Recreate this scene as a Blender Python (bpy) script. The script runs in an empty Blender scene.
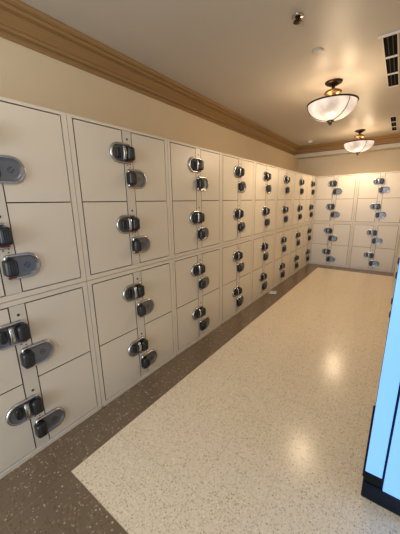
import bpy, bmesh, math, random
from mathutils import Vector, Matrix
random.seed(4)
S = bpy.context.scene
C = S.collection
PI = math.pi

# ------------------------------------------------------------- materials
def mat(name, col, rough=.5, metal=0., emit=None, es=0., spec=.5, coat=0.):
    m = bpy.data.materials.new(name); m.use_nodes = True
    b = m.node_tree.nodes['Principled BSDF']
    b.inputs['Base Color'].default_value = (*col, 1)
    b.inputs['Roughness'].default_value = rough
    b.inputs['Metallic'].default_value = metal
    b.inputs['Specular IOR Level'].default_value = spec
    b.inputs['Coat Weight'].default_value = coat
    if emit:
        b.inputs['Emission Color'].default_value = (*emit, 1)
        b.inputs['Emission Strength'].default_value = es
    return m
def nodes(m):
    t = m.node_tree; return t, t.nodes, t.links, t.nodes['Principled BSDF']
def mottle(m, c1, c2, scale=8., bump=0., bscale=200., stretch=(1, 1, 1)):
    t, N, L, b = nodes(m)
    tc = N.new('ShaderNodeTexCoord'); mp = N.new('ShaderNodeMapping'); mp.inputs['Scale'].default_value = stretch
    L.new(tc.outputs['Object'], mp.inputs[0])
    n = N.new('ShaderNodeTexNoise'); n.inputs['Scale'].default_value = scale; n.inputs['Detail'].default_value = 3
    L.new(mp.outputs[0], n.inputs['Vector'])
    mx = N.new('ShaderNodeMix'); mx.data_type = 'RGBA'
    mx.inputs[6].default_value = (*c1, 1); mx.inputs[7].default_value = (*c2, 1)
    L.new(n.outputs[0], mx.inputs[0]); L.new(mx.outputs[2], b.inputs['Base Color'])
    if bump:
        n2 = N.new('ShaderNodeTexNoise'); n2.inputs['Scale'].default_value = bscale
        L.new(tc.outputs['Object'], n2.inputs['Vector'])
        bp = N.new('ShaderNodeBump'); bp.inputs['Strength'].default_value = bump; bp.inputs['Distance'].default_value = .002
        L.new(n2.outputs[0], bp.inputs['Height']); L.new(bp.outputs[0], b.inputs['Normal'])
    return m
def terrazzo(name, base, base2, chips, rough):
    """base colour with several layers of scattered stone chips and faint one-foot joints"""
    m = mat(name, base, rough); t, N, L, b = nodes(m)
    tc = N.new('ShaderNodeTexCoord'); vec = tc.outputs['Object']
    n = N.new('ShaderNodeTexNoise'); n.inputs['Scale'].default_value = 5; n.inputs['Detail'].default_value = 4
    L.new(vec, n.inputs['Vector'])
    mx = N.new('ShaderNodeMix'); mx.data_type = 'RGBA'
    mx.inputs[6].default_value = (*base, 1); mx.inputs[7].default_value = (*base2, 1)
    L.new(n.outputs[0], mx.inputs[0]); cur = mx.outputs[2]
    for i, (sc, dens, rad, col) in enumerate(chips):
        mp = N.new('ShaderNodeMapping'); mp.inputs['Location'].default_value = (i*3.7, i*1.3, 0); L.new(vec, mp.inputs[0])
        v = N.new('ShaderNodeTexVoronoi'); v.inputs['Scale'].default_value = sc; v.voronoi_dimensions = '2D'
        L.new(mp.outputs[0], v.inputs['Vector'])
        sep = N.new('ShaderNodeSeparateColor'); L.new(v.outputs['Color'], sep.inputs[0])
        pick = N.new('ShaderNodeMath'); pick.operation = 'LESS_THAN'; pick.inputs[1].default_value = dens
        L.new(sep.outputs[0], pick.inputs[0])
        sz = N.new('ShaderNodeMath'); sz.operation = 'MULTIPLY'; sz.inputs[1].default_value = rad
        L.new(sep.outputs[1], sz.inputs[0])
        near = N.new('ShaderNodeMath'); near.operation = 'LESS_THAN'
        L.new(v.outputs['Distance'], near.inputs[0]); L.new(sz.outputs[0], near.inputs[1])
        mul = N.new('ShaderNodeMath'); mul.operation = 'MULTIPLY'
        L.new(pick.outputs[0], mul.inputs[0]); L.new(near.outputs[0], mul.inputs[1])
        mm = N.new('ShaderNodeMix'); mm.data_type = 'RGBA'; mm.inputs[7].default_value = (*col, 1)
        L.new(cur, mm.inputs[6]); L.new(mul.outputs[0], mm.inputs[0]); cur = mm.outputs[2]
    # joints
    sx = N.new('ShaderNodeSeparateXYZ'); L.new(vec, sx.inputs[0]); line = None
    for ax, off in ((0, .274), (1, .377)):
        a = N.new('ShaderNodeMath'); a.operation = 'ADD'; a.inputs[1].default_value = 30.5 + off - (0 if ax else 2*.274)
        L.new(sx.outputs[ax], a.inputs[0])
        f = N.new('ShaderNodeMath'); f.operation = 'PINGPONG'; f.inputs[1].default_value = .1525
        L.new(a.outputs[0], f.inputs[0])
        l = N.new('ShaderNodeMath'); l.operation = 'LESS_THAN'; l.inputs[1].default_value = .0014
        L.new(f.outputs[0], l.inputs[0])
        if line:
            k = N.new('ShaderNodeMath'); k.operation = 'MAXIMUM'; L.new(line, k.inputs[0]); L.new(l.outputs[0], k.inputs[1]); line = k.outputs[0]
        else: line = l.outputs[0]
    g = N.new('ShaderNodeMath'); g.operation = 'MULTIPLY'; g.inputs[1].default_value = .4; L.new(line, g.inputs[0])
    mm = N.new('ShaderNodeMix'); mm.data_type = 'RGBA'
    mm.inputs[7].default_value = (*JOINT[name], 1)
    L.new(cur, mm.inputs[6]); L.new(g.outputs[0], mm.inputs[0])
    L.new(mm.outputs[2], b.inputs['Base Color'])
    return m
JOINT = {'terrazzo_beige': (.42, .34, .24), 'terrazzo_brown': (.30, .23, .16)}
M = {}
M['paint'] = mottle(mat('cream_paint', (.6, .53, .4), .6), (.72, .59, .41), (.76, .63, .44), 3, .25, 120)
M['ceil'] = mottle(mat('ceiling_paint', (.6, .52, .4), .40, spec=.45), (.54, .485, .415), (.565, .51, .435), 2, .15, 60)
M['soffit'] = mat('soffit_paint', (.62, .57, .46), .45)
M['wood'] = mottle(mat('golden_wood', (.3, .17, .07), .42), (.27, .155, .058), (.38, .23, .098), 22, .1, 60, (6, .25, 6))
M['lam'] = mottle(mat('greige_laminate', (.6, .53, .44), .38), (.67, .61, .515), (.70, .635, .54), 5, .08, 400)
M['gap'] = mat('gap_shade', (.05, .045, .04), .8)  # dark colour painted in for the shade inside the gaps
M['edge'] = mat('door_edge_shade', (.10, .085, .07), .7)  # shade painted on door and strip sides to darken the gap lines
M['strip'] = mottle(mat('lock_strip_metal', (.6, .53, .45), .35, .0), (.60, .55, .48), (.65, .60, .52), 9)
M['chrome'] = mat('chrome', (.52, .52, .52), .24, 1.)
M['dish'] = mat('brushed_chrome', (.19, .205, .23), .38, .6)
M['black'] = mat('black_plastic', (.012, .012, .012), .36)
M['ridge'] = mat('charcoal_plastic', (.024, .025, .024), .3)
M['red'] = mat('red_plastic', (.20, .02, .02), .4)
M['label'] = mat('grey_number_label', (.03, .035, .05), .5)
M['hole'] = mat('dark_steel', (.06, .05, .045), .4, .6)
M['bronze'] = mat('dark_bronze', (.035, .02, .014), .38, .8)
M['finial'] = mat('blackened_bronze', (.012, .008, .006), .45, .3)
M['brass'] = mat('aged_brass', (.34, .20, .09), .36, 1.)
M['white'] = mat('white_enamel', (.75, .72, .66), .4)
M['slat'] = mat('grey_slat', (.07, .065, .06), .7, spec=.2)
M['duct'] = mat('duct_dark', (.006, .0055, .005), .9, spec=.05)
M['steel'] = mat('polished_steel', (.6, .55, .48), .2, 1.)
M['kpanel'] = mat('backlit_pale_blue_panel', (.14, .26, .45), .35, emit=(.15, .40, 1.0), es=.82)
M['kbase'] = mat('navy_black_plinth', (.002, .007, .018), .5, spec=.25)
M['kgap'] = mat('black_rubber', (.003, .003, .004), .7, spec=.2)
M['paper'] = mottle(mat('white_paper', (.85, .84, .82), .7), (.88, .89, .92), (.93, .94, .97), 30)
M['tb'] = terrazzo('terrazzo_beige', (.82, .71, .545), (.77, .665, .50),
    [(115, .5, .5, (.66, .545, .395)), (70, .3, .42, (.86, .77, .62)), (100, .20, .43, (.42, .32, .21)), (140, .4, .5, (.60, .49, .35)), (50, .06, .3, (.50, .43, .34))], .2)
M['tb'].node_tree.nodes['Principled BSDF'].inputs['Specular IOR Level'].default_value = .25
M['tk'] = terrazzo('terrazzo_brown', (.185, .132, .086), (.155, .112, .072),
    [(60, .35, .45, (.24, .175, .12)), (55, .18, .36, (.36, .30, .215)), (100, .25, .5, (.12, .085, .055)), (75, .07, .36, (.52, .45, .34))], .27)
# bowl glass: alabaster, glowing
def bowl_mat():
    m = mat('alabaster_glass', (.2, .17, .15), .35, emit=(1, .72, .52), es=2.)
    t, N, L, b = nodes(m)
    tc = N.new('ShaderNodeTexCoord'); n = N.new('ShaderNodeTexNoise'); n.inputs['Scale'].default_value = 7; n.inputs['Detail'].default_value = 4
    L.new(tc.outputs['Object'], n.inputs['Vector'])
    r = N.new('ShaderNodeMapRange'); r.inputs[1].default_value = .3; r.inputs[2].default_value = .75
    r.inputs[3].default_value = .40; r.inputs[4].default_value = .95
    L.new(n.outputs[0], r.inputs[0]); L.new(r.outputs[0], b.inputs['Emission Strength'])
    b.inputs['Emission Color'].default_value = (1, .76, .60, 1)
    return m
M['bowl'] = bowl_mat()

# ------------------------------------------------------------- mesh helpers
def obj(name, bm, m, parent=None, smooth=False, bevel=0):
    me = bpy.data.meshes.new(name)
    bmesh.ops.recalc_face_normals(bm, faces=bm.faces)
    bm.to_mesh(me); bm.free()
    for x in (m if isinstance(m, (list, tuple)) else [m]): me.materials.append(x)
    if smooth:
        for p in me.polygons: p.use_smooth = True
    o = bpy.data.objects.new(name, me); C.objects.link(o)
    if parent: o.parent = parent
    if bevel:
        b = o.modifiers.new('bevel', 'BEVEL'); b.width = bevel; b.segments = 2; b.limit_method = 'ANGLE'
        b.harden_normals = False
    return o
def box(bm, a, b, mi=0, edge=None):
    (x0, y0, z0), (x1, y1, z1) = a, b
    v = [bm.verts.new(p) for p in ((x0,y0,z0),(x1,y0,z0),(x1,y1,z0),(x0,y1,z0),(x0,y0,z1),(x1,y0,z1),(x1,y1,z1),(x0,y1,z1))]
    fs = []
    for f in ((0,3,2,1),(4,5,6,7),(0,1,5,4),(1,2,6,5),(2,3,7,6),(3,0,4,7)):
        fc = bm.faces.new([v[i] for i in f]); fc.material_index = mi; fs.append(fc)
    if edge is not None:                 # painted shade colour on every face but the one at +x
        for i, fc in enumerate(fs): fc.material_index = mi if i == 3 else edge
    return fs
def rings(bm, rs, cap0=True, cap1=True, mi=0):
    """loft closed rings of equal point count"""
    vs = [[bm.verts.new(p) for p in r] for r in rs]; n = len(vs[0])
    for a, b in zip(vs, vs[1:]):
        for i in range(n):
            f = bm.faces.new((a[i], a[(i+1) % n], b[(i+1) % n], b[i])); f.material_index = mi; f.smooth = True
    if cap0: bm.faces.new(vs[0][::-1]).material_index = mi
    if cap1: bm.faces.new(vs[-1]).material_index = mi
    return vs
def lathe(bm, prof, c=(0, 0, 0), n=32, cap0=True, cap1=True, mi=0):
    rings(bm, [[(c[0]+r*math.cos(2*PI*i/n), c[1]+r*math.sin(2*PI*i/n), c[2]+z) for i in range(n)] for r, z in prof], cap0, cap1, mi)
def tube(bm, pts, r, n=8):
    P = [Vector(p) for p in pts]; rs = []
    for i, p in enumerate(P):
        d = (P[min(i+1, len(P)-1)] - P[max(i-1, 0)]).normalized()
        up = Vector((0, 0, 1)) if abs(d.z) < .9 else Vector((1, 0, 0))
        a = d.cross(up).normalized(); b = d.cross(a)
        rs.append([p + r*(math.cos(2*PI*k/n)*a + math.sin(2*PI*k/n)*b) for k in range(n)])
    rings(bm, rs)
def thing(name, label, cat, loc=(0, 0, 0), rz=0, group=None):
    o = bpy.data.objects.new(name, None); C.objects.link(o); o.location = loc; o.rotation_euler = (0, 0, rz)
    o.empty_display_size = .1
    o['label'] = label; o['category'] = cat
    if group: o['group'] = group
    return o
def struct(name, bm, m, **k):
    o = obj(name, bm, m, **k); o['kind'] = 'structure'; return o
def copy_tree(o, parent=None):
    c = o.copy(); C.objects.link(c)
    if parent: c.parent = parent
    for ch in list(o.children): copy_tree(ch, c)
    return c

# ------------------------------------------------------------- dimensions
W = .8026; H = 1.90; HM = .94; YB = 5.42; XR = 1.60
XL, XRW, YW, YN, HC = -.55, 2.15, 5.97, -4.6, 2.58

# ------------------------------------------------------------- the room
bm = bmesh.new()
def quad(bm, x0, y0, x1, y1, mi):
    f = bm.faces.new([bm.verts.new(p) for p in ((x0,y0,0),(x1,y0,0),(x1,y1,0),(x0,y1,0))]); f.material_index = mi
for x0, y0, x1, y1, mi in ((XL, YN, XRW, -.379, 1), (XL, -.379, .274, YW, 1), (.274, 5.10, XRW, YW, 1), (.274, -.379, XRW, 5.10, 0)):
    quad(bm, x0, y0, x1, y1, mi)
bmesh.ops.remove_doubles(bm, verts=bm.verts, dist=1e-4)
box(bm, (XL, YN, -.1), (XRW, YW, -.002), 1)
struct('floor', bm, [M['tb'], M['tk']])
bm = bmesh.new(); box(bm, (XL, YN, HC), (XRW, YW, HC+.1)); struct('ceiling', bm, M['ceil'])
bm = bmesh.new(); box(bm, (XL-.1, YN, -.1), (XL, YW, HC+.1)); struct('wall_left', bm, M['paint'])
bm = bmesh.new(); box(bm, (XRW, YN, -.1), (XRW+.1, YW, HC+.1)); struct('wall_right', bm, M['paint'])
bm = bmesh.new(); box(bm, (XL-.1, YW, -.1), (XRW+.1, YW+.1, HC+.1)); struct('wall_back', bm, M['paint'])
# soffit over the back bank with a pale ledge moulding under the wood
YS = 5.70
bm = bmesh.new()
box(bm, (XL, YS, 2.40), (XRW, YW, HC))
box(bm, (XL, YS-.02, 2.355), (XRW, YW, 2.40))
box(bm, (XL, YS-.03, 2.395), (XRW, YS, 2.425))
struct('trim_1', bm, M['soffit'])
# crown moulding profile (out from the wall, down from the ceiling)
prof = [(0, -.172), (.014, -.172), (.020, -.164), (.020, -.150), (.012, -.146), (.012, -.140), (.030, -.134), (.034, -.118), (.030, -.110), (.044, -.098),
        (.058, -.084), (.076, -.070), (.088, -.064), (.080, -.058), (.080, -.052), (.100, -.048), (.112, -.036), (.108, -.028), (.128, -.022), (.138, -.010), (.138, -.0005), (0, -.0005)]
def crown(name, p0, p1, n):
    """p0,p1 ends along the wall, n the outward direction"""
    bm = bmesh.new(); p0, p1, n = Vector(p0), Vector(p1), Vector(n)
    a = [bm.verts.new(p0 + n*o + Vector((0, 0, HC+z))) for o, z in prof]
    b = [bm.verts.new(p1 + n*o + Vector((0, 0, HC+z))) for o, z in prof]
    k = len(prof)
    for i in range(k): bm.faces.new((a[i], a[(i+1) % k], b[(i+1) % k], b[i]))
    bm.faces.new(a[::-1]); bm.faces.new(b)
    return struct(name, bm, M['wood'])
crown('trim_2', (XL, YN, 0), (XL, YS, 0), (1, 0, 0))
crown('trim_3', (XRW, YN, 0), (XRW, YS, 0), (-1, 0, 0))
o = crown('trim_4', (XL+.002, YS, 0), (XRW-.002, YS, 0), (0, -1, 0))

# ------------------------------------------------------------- lockers
def rrect(u0, u1, v0, v1, rl, rr, inset=0, n=10):
    """rounded rectangle in (u,v): corner radius rl at the u0 side, rr at the u1 side"""
    u0 += inset; u1 -= inset; v0 += inset; v1 -= inset; rl = max(rl-inset, .001); rr = max(rr-inset, .001)
    out = []
    for cx, cy, r, a0 in ((u1-rr, v0+rr, rr, -PI/2), (u1-rr, v1-rr, rr, 0), (u0+rl, v1-rl, rl, PI/2), (u0+rl, v0+rl, rl, PI)):
        for i in range(n+1):
            a = a0 + PI/2*i/n; out.append((cx+r*math.cos(a), cy+r*math.sin(a)))
    return out
LOCK = {}
def lock_meshes():
    def ring(s, pts, x): return [(x, s*u, v) for u, v in pts]
    def mesh(name, bm, mats):
        me = bpy.data.meshes.new(name); bmesh.ops.recalc_face_normals(bm, faces=bm.faces); bm.to_mesh(me); bm.free()
        for m in mats: me.materials.append(m)
        return me
    for s in (-1, 1):
        P = dict(u0=-.020, u1=.147, v0=-.065, v1=.065, rl=.020, rr=.0645)
        bm = bmesh.new()
        def R(ins, x): return ring(s, rrect(**P, inset=ins), x)
        rings(bm, [R(0, .0004), R(0, .005), R(.002, .010), R(.006, .0135), R(.011, .0135)], True, False)
        rings(bm, [R(.011, .0135), R(.015, .0105), R(.019, .0055), R(.030, .004)], False, True, 1)
        bmesh.ops.remove_doubles(bm, verts=bm.verts, dist=1e-5)
        LOCK['plate', s] = mesh('lock_plate', bm, [M['chrome'], M['dish']])
        # black coin body: rounded block with upright ribs
        bm = bmesh.new()
        Q = dict(u0=-.029, u1=.029, v0=-.044, v1=.044, rl=.018, rr=.020)
        def K(ins, x): return ring(s, rrect(**Q, inset=ins, n=5), x)
        rings(bm, [K(0, .002), K(0, .034), K(.003, .041), K(.008, .046), K(.014, .049)])
        for u in (-.013, -.004, .006, .015):
            T = dict(u0=u-.0028, u1=u+.0028, v0=-.028, v1=.028, rl=.0025, rr=.0025, n=3)
            rings(bm, [ring(s, rrect(**T), .0465), ring(s, rrect(**T), .051), ring(s, rrect(**T, inset=.001), .0525)], True, True, 1)
        LOCK['body', s] = mesh('coin_body', bm, [M['black'], M['ridge']])
        # chrome grip band arching out of the plate next to the coin body
        bm = bmesh.new()
        rs = []
        for i in range(9):
            a = -PI/2 + PI*i/8; v = .046*math.sin(a)
            x = .010 + .028*math.cos(a)**.6 if abs(math.cos(a)) > 1e-6 else .010
            rs.append([(x, s*.040, v), (x+.003, s*.044, v), (x+.003, s*.060, v), (x-.001, s*.064, v), (x-.004, s*.060, v), (x-.004, s*.044, v)])
        rings(bm, rs)
        LOCK['band', s] = mesh('grip_band', bm, [M['chrome']])
        # black finger oval
        bm = bmesh.new()
        E = dict(u0=.070, u1=.101, v0=-.033, v1=.033, rl=.012, rr=.015)
        rings(bm, [ring(s, rrect(**E), .003), ring(s, rrect(**E), .014), ring(s, rrect(**E, inset=.005), .019), ring(s, rrect(**E, inset=.012), .017)])
        LOCK['oval', s] = mesh('finger_grip', bm, [M['black']])
        bm = bmesh.new()
        for v in (.012, .004, -.004, -.012):
            for k in range(4):
                if (k+int(v*1000)) % 3: box(bm, (.0041, min(s*(.066+.008*k), s*(.072+.008*k)), v-.0025), (.0048, max(s*(.066+.008*k), s*(.072+.008*k)), v+.0025))
        LOCK['label', s] = mesh('lock_marking', bm, [M['label']])
        bm = bmesh.new()
        T = dict(u0=-.016, u1=.018, v0=-.004, v1=.005, rl=.003, rr=.003, n=3)
        rings(bm, [[(x, s*u, v-.051) for u, v in rrect(**T)] for x in (.012, .022)])
        LOCK['key', s] = mesh('release_tab', bm, [M['red']])
lock_meshes()
def link(name, me, parent, loc):
    o = bpy.data.objects.new(name, me); C.objects.link(o); o.parent = parent; o.location = loc; return o

D = .53; G = .006           # depth of a cabinet, gap round its doors
def make_cabinet(width, h, split, lower, label, group):
    """four-door cabinet; local x = out of its face, y along it (0..width), z up from its base"""
    t = thing('locker_cabinet', label, 'locker', group=group)
    e = .0018
    yc = .405; f = .0305          # strip centre, frame width
    fz0, fz1 = (.026 if lower else .030), (h-.028 if lower else h-.017)
    y0, y1 = f, width-f
    sa, sb = yc-.036, yc+.036
    bm = bmesh.new()
    zb = .0005 if lower else e
    box(bm, (-D, e, zb), (-.0215, width-e, h-e), 0)                       # carcass
    for a, b in (((e, zb), (y0, h-e)), ((y1, zb), (width-e, h-e)), ((y0, zb), (y1, fz0)), ((y0, fz1), (y1, h-e))):
        box(bm, (-.0215, a[0], a[1]), (0, b[0], b[1]), 0)
    box(bm, (-.0214, y0, fz0), (-.0195, y1, fz1), 1)                      # backing painted dark so the door gaps look shaded
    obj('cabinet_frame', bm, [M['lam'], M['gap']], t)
    if lower:
        bm = bmesh.new(); box(bm, (-.001, e+.0085, .0005), (.007, width-e-.0085, .022)); obj('plinth_strip', bm, M['strip'], t)
    ends = []
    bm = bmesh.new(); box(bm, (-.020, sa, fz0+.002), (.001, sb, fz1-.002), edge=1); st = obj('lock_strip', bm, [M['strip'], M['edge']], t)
    rows = [(fz0, split), (split, fz1)]
    for ri, (za, zb_) in enumerate(rows):
        top = h if ri == 1 else split
        zh = top - (.068 if ri else .064)
        if not lower and ri: zh = top-.070
        if lower and ri: zh = top-.083
        zu, zl = zh-.092, zh-.251
        bm = bmesh.new()
        lathe_x(bm, [(.0075, .0005), (.0075, .002), (.005, .0032)], yc, zh)
        obj('screw_cap', bm, M['hole'], st)
        bm = bmesh.new()
        for dy, dz in ((-.012, -.165), (.013, -.158), (.010, -.176)):
            box(bm, (.0005, yc+dy-.004, zh+dz-.003), (.0017, yc+dy+.004, zh+dz+.003))
        obj('coin_slot', bm, M['hole'], st)
        for s, a, b, zk in ((-1, y0, sa, zu), (1, sb, y1, zl)):
            bm = bmesh.new()
            lo = za + (G if ri == 0 else G*.5); hi = zb_ - (G if ri == 1 else G*.5)
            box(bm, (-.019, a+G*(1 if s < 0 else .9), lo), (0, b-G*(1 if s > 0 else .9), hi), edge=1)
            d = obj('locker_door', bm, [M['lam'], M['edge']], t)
            link('lock_plate', LOCK['plate', s], d, (.0012, yc, zk))
            link('coin_body', LOCK['body', s], d, (.0012, yc, zk))
            if s < 0:
                link('grip_band', LOCK['band', s], d, (.0012, yc, zk))
                link('finger_grip', LOCK['oval', s], d, (.0012, yc, zk))
            else:
                link('lock_marking', LOCK['label', s], d, (.0012, yc, zk))
            link('release_tab', LOCK['key', s], d, (.0012, yc, zk))
    return t
def lathe_x(bm, prof, y, z, n=12):
    rings(bm, [[(x, y+r*math.cos(2*PI*i/n), z+r*math.sin(2*PI*i/n)) for i in range(n)] for r, x in prof])

SPLIT_L, SPLIT_U = .465, 1.426-HM
WL = YB - 6*W                                # last module stops against the back bank
order = ['nearest, cut off by the left edge', 'second from the camera', 'third from the camera', 'fourth from the camera',
         'fifth from the camera', 'sixth from the camera', 'seventh from the camera', 'narrowest, in the far corner']
GU, GL = 'upper locker cabinets of the left bank', 'lower locker cabinets of the left bank'
protoU = make_cabinet(W, H-HM, SPLIT_U, False, 'x', GU); protoL = make_cabinet(W, HM, SPLIT_L, True, 'x', GL)
first = {'u': True, 'l': True}
def place(which, loc, rz, label, group):
    src = protoU if which == 'u' else protoL
    o = src if first[which] else copy_tree(src)
    if first[which]:
        first[which] = False
    o.location = loc; o.rotation_euler = (0, 0, rz); o['label'] = label; o['group'] = group
    return o
for i in range(-1, 6):
    place('u', (0, i*W, HM), 0, 'beige four-door locker cabinet, upper row of left wall, ' + order[i+1], GU)
    place('l', (0, i*W, 0), 0, 'beige four-door locker cabinet, lower row of left wall, ' + order[i+1], GL)
for which, z, h, sp, nm, g in (('u', HM, H-HM, SPLIT_U, 'upper', GU), ('l', 0, HM, SPLIT_L, 'lower', GL)):
    t = make_cabinet(WL-.003, h, sp, which == 'l', 'beige four-door locker cabinet, %s row of left wall, %s' % (nm, order[7]), g)
    t.location = (0, 6*W, z)
GB = 'locker cabinets across the end wall'
BW = XR/2
for k, side in ((0, 'left, in the corner'), (1, 'right, beside the right bank')):
    for which, z, h, sp, nm in (('u', HM, H-HM, SPLIT_U, 'upper'), ('l', 0, HM, SPLIT_L, 'lower')):
        src = [c for c in ()]
        t = place(which, (k*BW+.0005, YB, z), -PI/2, 'beige four-door locker cabinet across the end wall, %s row, %s' % (nm, side), GB)
        t.scale = (1, (BW-.001)/W, 1)
        t.scale = (1, 1, 1) if abs(BW-W) < 1e-4 else t.scale
GR = 'locker cabinets of the right bank'
for k in range(3):
    for which, z, nm in (('u', HM, 'upper'), ('l', 0, 'lower')):
        place(which, (XR+.044, 3.02-k*W, z), PI,
              'beige locker cabinet in %s row of right bank, edge-on behind the kiosk' % nm, GR + ', ' + nm + ' row')
bm = bmesh.new()
for z0, z1 in ((.0005, .026), (.030, .463), (.469, .936), (.942, 1.423), (1.429, 1.898)): box(bm, (0, 0, z0), (.53, 2.38, z1))
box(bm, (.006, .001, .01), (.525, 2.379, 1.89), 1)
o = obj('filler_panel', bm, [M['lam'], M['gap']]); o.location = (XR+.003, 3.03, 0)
o['label'] = 'plain beige panel closing the far right corner beside the end wall lockers'; o['category'] = 'panel'

# ------------------------------------------------------------- kiosk at the right edge
kx, ky = 1.558, .385
t = thing('kiosk', 'tall pale blue glossy kiosk on a navy-black plinth, cut off by the right edge', 'kiosk', (kx, ky, 0))
kd = .20
bm = bmesh.new(); box(bm, (.006, .012, .092), (.585, kd, 1.90)); obj('kiosk_body', bm, M['kgap'], t)
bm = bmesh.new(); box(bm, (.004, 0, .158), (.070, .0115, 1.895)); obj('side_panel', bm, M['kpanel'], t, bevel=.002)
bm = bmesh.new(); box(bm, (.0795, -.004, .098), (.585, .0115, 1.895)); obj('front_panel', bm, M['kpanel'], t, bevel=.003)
bm = bmesh.new(); rings(bm, [[(x, y, z) for x, y in ((.002+i, .0+i), (.590, .0+i), (.590, kd), (.002+i, kd))] for z, i in ((.0005, .004), (.01, 0), (.078, 0), (.090, .006))])
obj('plinth', bm, M['kbase'], t)
bm = bmesh.new(); box(bm, (-.0045, .001, .12), (.0035, .020, .51)); obj('edge_strip', bm, M['kgap'], t, bevel=.002)

# ------------------------------------------------------------- ceiling lamps
def make_lamp(label):
    t = thing('ceiling_lamp', label, 'ceiling lamp', group='semi-flush bowl lamps down the corridor ceiling')
    # origin at the ceiling
    bm = bmesh.new(); lathe(bm, [(.030, -.040), (.040, -.034), (.060, -.024), (.078, -.014), (.083, -.006), (.083, -.0008)]); obj('canopy', bm, M['bronze'], t, True)
    bm = bmesh.new(); lathe(bm, [(.012, -.075), (.010, -.060), (.016, -.050), (.012, -.040), (.016, -.036)], n=20); obj('stem', bm, M['bronze'], t, True)
    bm = bmesh.new()
    lathe(bm, [(.046, -.165), (.052, -.148), (.036, -.134), (.050, -.122), (.074, -.112), (.081, -.100), (.076, -.086), (.056, -.078), (.030, -.066), (.012, -.062)])
    obj('brass_cup', bm, M['brass'], t, True)
    bm = bmesh.new(); lathe(bm, [(.020, -.200), (.022, -.180), (.036, -.165), (.040, -.150), (.014, -.1495)], n=24)
    for k in range(3):
        a = 2*PI*k/3 + .5
        tube(bm, [(.030*math.cos(a), .030*math.sin(a), -.155), (.10*math.cos(a), .10*math.sin(a), -.185), (.17*math.cos(a), .17*math.sin(a), -.200), (.226*math.cos(a), .226*math.sin(a), -.200)], .005)
    obj('arm_bracket', bm, M['brass'], t, True)
    R, zt, dp = .232, -.200, .160
    bm = bmesh.new()
    def bowl(R, dp, n=14): return [(R*math.sin(PI/2*i/n)**.96 if i else .004, zt-dp*math.cos(PI/2*i/n)) for i in range(n+1)]
    out, inn = bowl(R, dp), bowl(R-.006, dp-.006)
    lathe(bm, out + inn[::-1], n=48, cap0=True, cap1=True); obj('glass_bowl', bm, M['bowl'], t, True)
    bm = bmesh.new()
    rr = [[((R+.004+.009*math.cos(a))*math.cos(p), (R+.004+.009*math.cos(a))*math.sin(p), zt+.002+.008*math.sin(a)) for a in [2*PI*k/8 for k in range(8)]] for p in [2*PI*i/48 for i in range(49)]]
    rings(bm, rr, False, False); bmesh.ops.remove_doubles(bm, verts=bm.verts, dist=1e-5); obj('rim', bm, M['bronze'], t, True)
    for k in range(3):
        a = 2*PI*k/3 + .15
        bm = bmesh.new(); tube(bm, [((r+.004)*math.cos(a), (r+.004)*math.sin(a), z-.003) for r, z in out[1:]], .0035, 6); obj('strap', bm, M['bronze'], t, True)
    bm = bmesh.new(); zb = zt-dp
    lathe(bm, [(.003, zb-.048), (.011, zb-.042), (.018, zb-.032), (.014, zb-.022), (.026, zb-.014), (.036, zb-.006), (.030, zb+.002), (.012, zb+.004)], n=24)
    obj('finial', bm, M['finial'], t, True)
    return t
lamps = [(.833, 2.43, 'bronze-rimmed glowing glass bowl ceiling lamp, the nearer and larger of the two'),
         (.81, 4.88, 'bronze-rimmed glowing glass bowl ceiling lamp, the farther one near the end wall')]
l0 = None
for x, y, lb in lamps:
    o = make_lamp(lb) if l0 is None else copy_tree(l0)
    l0 = l0 or o
    o.location = (x, y, HC); o['label'] = lb; o.rotation_euler.z = 1.28 if y < 3 else 1.0
def lamp_light(x, y, z, e, r=.05, col=(1, .74, .46)):
    l = bpy.data.lights.new('bulb_light', 'POINT'); l.energy = e; l.shadow_soft_size = r; l.color = col
    o = bpy.data.objects.new('bulb_light', l); C.objects.link(o); o.location = (x, y, z); return o
def down_light(x, y, z, e, col=(1, .76, .50)):
    l = bpy.data.lights.new('bulb_light', 'SPOT'); l.energy = e; l.shadow_soft_size = .16; l.color = col; l.spot_size = math.radians(178); l.spot_blend = .25
    o = bpy.data.objects.new('bulb_light', l); C.objects.link(o); o.location = (x, y, z); return o
for x, y, lb in lamps:
    for dx in (-.1, .1): lamp_light(x+dx, y+dx, HC-.26, 2.6, .06)
    lamp_light(x, y, HC-.60, 7.5, .10)
    down_light(x, y, HC-.43, 20.)              # light passing down through the glass

# ------------------------------------------------------------- ceiling fittings
def make_vent(label, x0, x1, y0, y1, slots, flange):
    t = thing('ceiling_vent', label, 'vent', ((x0+x1)/2, (y0+y1)/2, HC), group='slot vents in the ceiling')
    w, l = (x1-x0)/2, (y1-y0)/2; b = .010
    bm = bmesh.new(); box(bm, (-w+.001, -l+.001, -.0035), (w-.001, l-.001, -.0006)); obj('duct_opening', bm, M['duct'], t)
    bm = bmesh.new()
    if flange: box(bm, (-w-.028, -l-.012, -.009), (w+.028, -l+.012, -.0006))
    else: box(bm, (-w, -l, -.009), (w, -l+.012, -.0006))
    box(bm, (-w, l-.03, -.009), (w, l, -.0006))
    box(bm, (-w-.004, -l+.012, -.009), (-w+.002, l-.03, -.0006)); box(bm, (w-.002, -l+.012, -.009), (w+.004, l-.03, -.0006))
    for k in (1, 2):
        yy = -l + 2*l*k/3; box(bm, (-w+.004, yy-.014, -.009), (w-.004, yy+.014, -.0006))
    obj('vent_frame', bm, M['white'], t)
    for k in range(1, slots):
        xx = -w + 2*w*k/slots
        for j in range(3):
            ya = -l + 2*l*j/3 + .015; yb = -l + 2*l*(j+1)/3 - (.015 if j < 2 else .031)
            bm = bmesh.new(); box(bm, (xx-.0022, ya, -.008), (xx+.0022, yb, -.0036)); obj('slat', bm, M['slat'], t)
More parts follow.
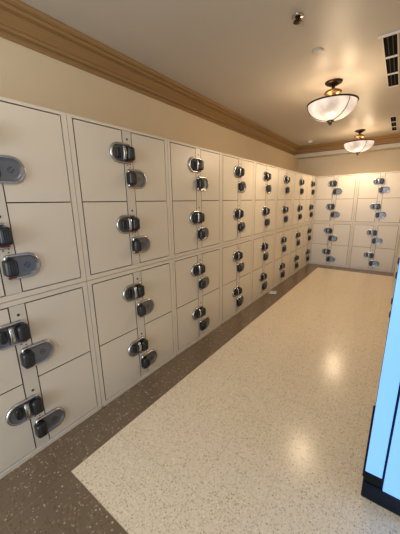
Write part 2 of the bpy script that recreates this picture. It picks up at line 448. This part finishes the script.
make_vent('white slot vent with dark openings in the ceiling, the nearer and larger one', 1.275, 1.365, 1.80, 2.96, 3, True)
make_vent('small slot vent with dark openings in the ceiling, the farther one by the end wall', 1.255, 1.325, 4.25, 5.30, 2, False)
t = thing('fire_sprinkler', 'small brass fire sprinkler head under the ceiling near the top of the photo', 'sprinkler', (.842, 1.19, HC))
bm = bmesh.new(); lathe(bm, [(.038, -.0006), (.038, -.004), (.026, -.010), (.014, -.011)], n=24); obj('escutcheon', bm, M['steel'], t, True)
bm = bmesh.new(); lathe(bm, [(.012, -.010), (.012, -.018), (.006, -.020), (.006, -.026)], n=14)
for q in (-1, 1): tube(bm, [(q*.012, 0, -.014), (q*.022, 0, -.020), (q*.016, 0, -.028), (0, 0, -.032)], .004)
obj('frame_arms', bm, M['bronze'], t, True)
bm = bmesh.new(); lathe(bm, [(.024, -.035), (.027, -.033), (.027, -.031), (.004, -.030)], n=20); obj('deflector', bm, M['bronze'], t, True)
bm = bmesh.new(); lathe(bm, [(.044, -.0006), (.044, -.003), (.041, -.009), (.036, -.012), (.020, -.0125)], n=32)
o = obj('sprinkler_cover', bm, M['ceil'], None, True); o.location = (.845, 1.71, HC); o['label'] = 'flat round cream cover plate on the ceiling before the nearer lamp'; o['category'] = 'ceiling cover'
t = thing('smoke_detector', 'small white domed detector on the ceiling by the far left corner', 'smoke detector', (-.10, 5.15, HC))
bm = bmesh.new(); lathe(bm, [(.055, -.0006), (.055, -.012), (.050, -.018)], n=28); obj('detector_base', bm, M['white'], t, True)
bm = bmesh.new(); lathe(bm, [(.040, -.0182), (.038, -.030), (.030, -.038), (.012, -.042)], n=28); obj('detector_dome', bm, M['white'], t, True)

# ------------------------------------------------------------- paper on the floor
bm = bmesh.new(); n = 8
vs = [[bm.verts.new((-.058+.116*i/n, -.085+.17*j/n, .008+.010*abs(math.sin(i*.9+j*.4))+(.010*(i/n)**3))) for j in range(n+1)] for i in range(n+1)]
for i in range(n):
    for j in range(n): bm.faces.new((vs[i][j], vs[i+1][j], vs[i+1][j+1], vs[i][j+1])).smooth = True
r = bmesh.ops.solidify(bm, geom=bm.faces[:], thickness=.0015)
o = obj('paper_slip', bm, M['paper']); o.location = (.100, 2.98, .001); o.rotation_euler = (0, 0, .25)
o['label'] = 'small crumpled white paper slip on the brown floor border by the lockers'; o['category'] = 'paper'

# ------------------------------------------------------------- light
# the corridor goes on behind the camera: further ceiling lamps there, and daylight from its entrance
lamp_light(.83, -.45, HC-.5, 6., .15, (1, .90, .78)); lamp_light(.83, -2.6, HC-.5, 8., .15, (1, .93, .84))
def area(loc, target, sx, sy, e, col):
    l = bpy.data.lights.new('entrance_daylight', 'AREA'); l.shape = 'RECTANGLE'; l.size = sx; l.size_y = sy; l.energy = e; l.color = col
    o = bpy.data.objects.new('entrance_daylight', l); C.objects.link(o); o.location = loc
    o.rotation_euler = (Vector(target)-Vector(loc)).to_track_quat('-Z', 'Y').to_euler(); return o
area((.8, -4.3, 1.25), (.6, 0, 1.0), 2.3, 2.3, 105., (.70, .84, 1.))
w = bpy.data.worlds.new('world'); S.world = w; w.use_nodes = True
w.node_tree.nodes['Background'].inputs[0].default_value = (.62, .78, 1, 1)
w.node_tree.nodes['Background'].inputs[1].default_value = .35

# ------------------------------------------------------------- camera
cam = bpy.data.cameras.new('camera'); co = bpy.data.objects.new('camera', cam); C.objects.link(co); S.camera = co
f, yaw, pitch, roll = 265.96, .6368, .2390, -.0180
F = Vector((-math.sin(yaw)*math.cos(pitch), math.cos(yaw)*math.cos(pitch), -math.sin(pitch)))
R0 = Vector((math.cos(yaw), math.sin(yaw), 0)); U0 = R0.cross(F)
Rv = R0*math.cos(roll) + U0*math.sin(roll); Uv = -R0*math.sin(roll) + U0*math.cos(roll)
mt = Matrix((Rv, Uv, -F)).transposed().to_4x4(); mt.translation = (1.5368, -.8714, 1.4124)
co.matrix_world = mt
cam.sensor_fit = 'VERTICAL'; cam.sensor_height = 36; cam.lens = f/534*36; cam.clip_start = .02
S.view_settings.view_transform = 'Standard'; S.view_settings.look = 'None'; S.view_settings.gamma = 1
S.view_settings.exposure = .40
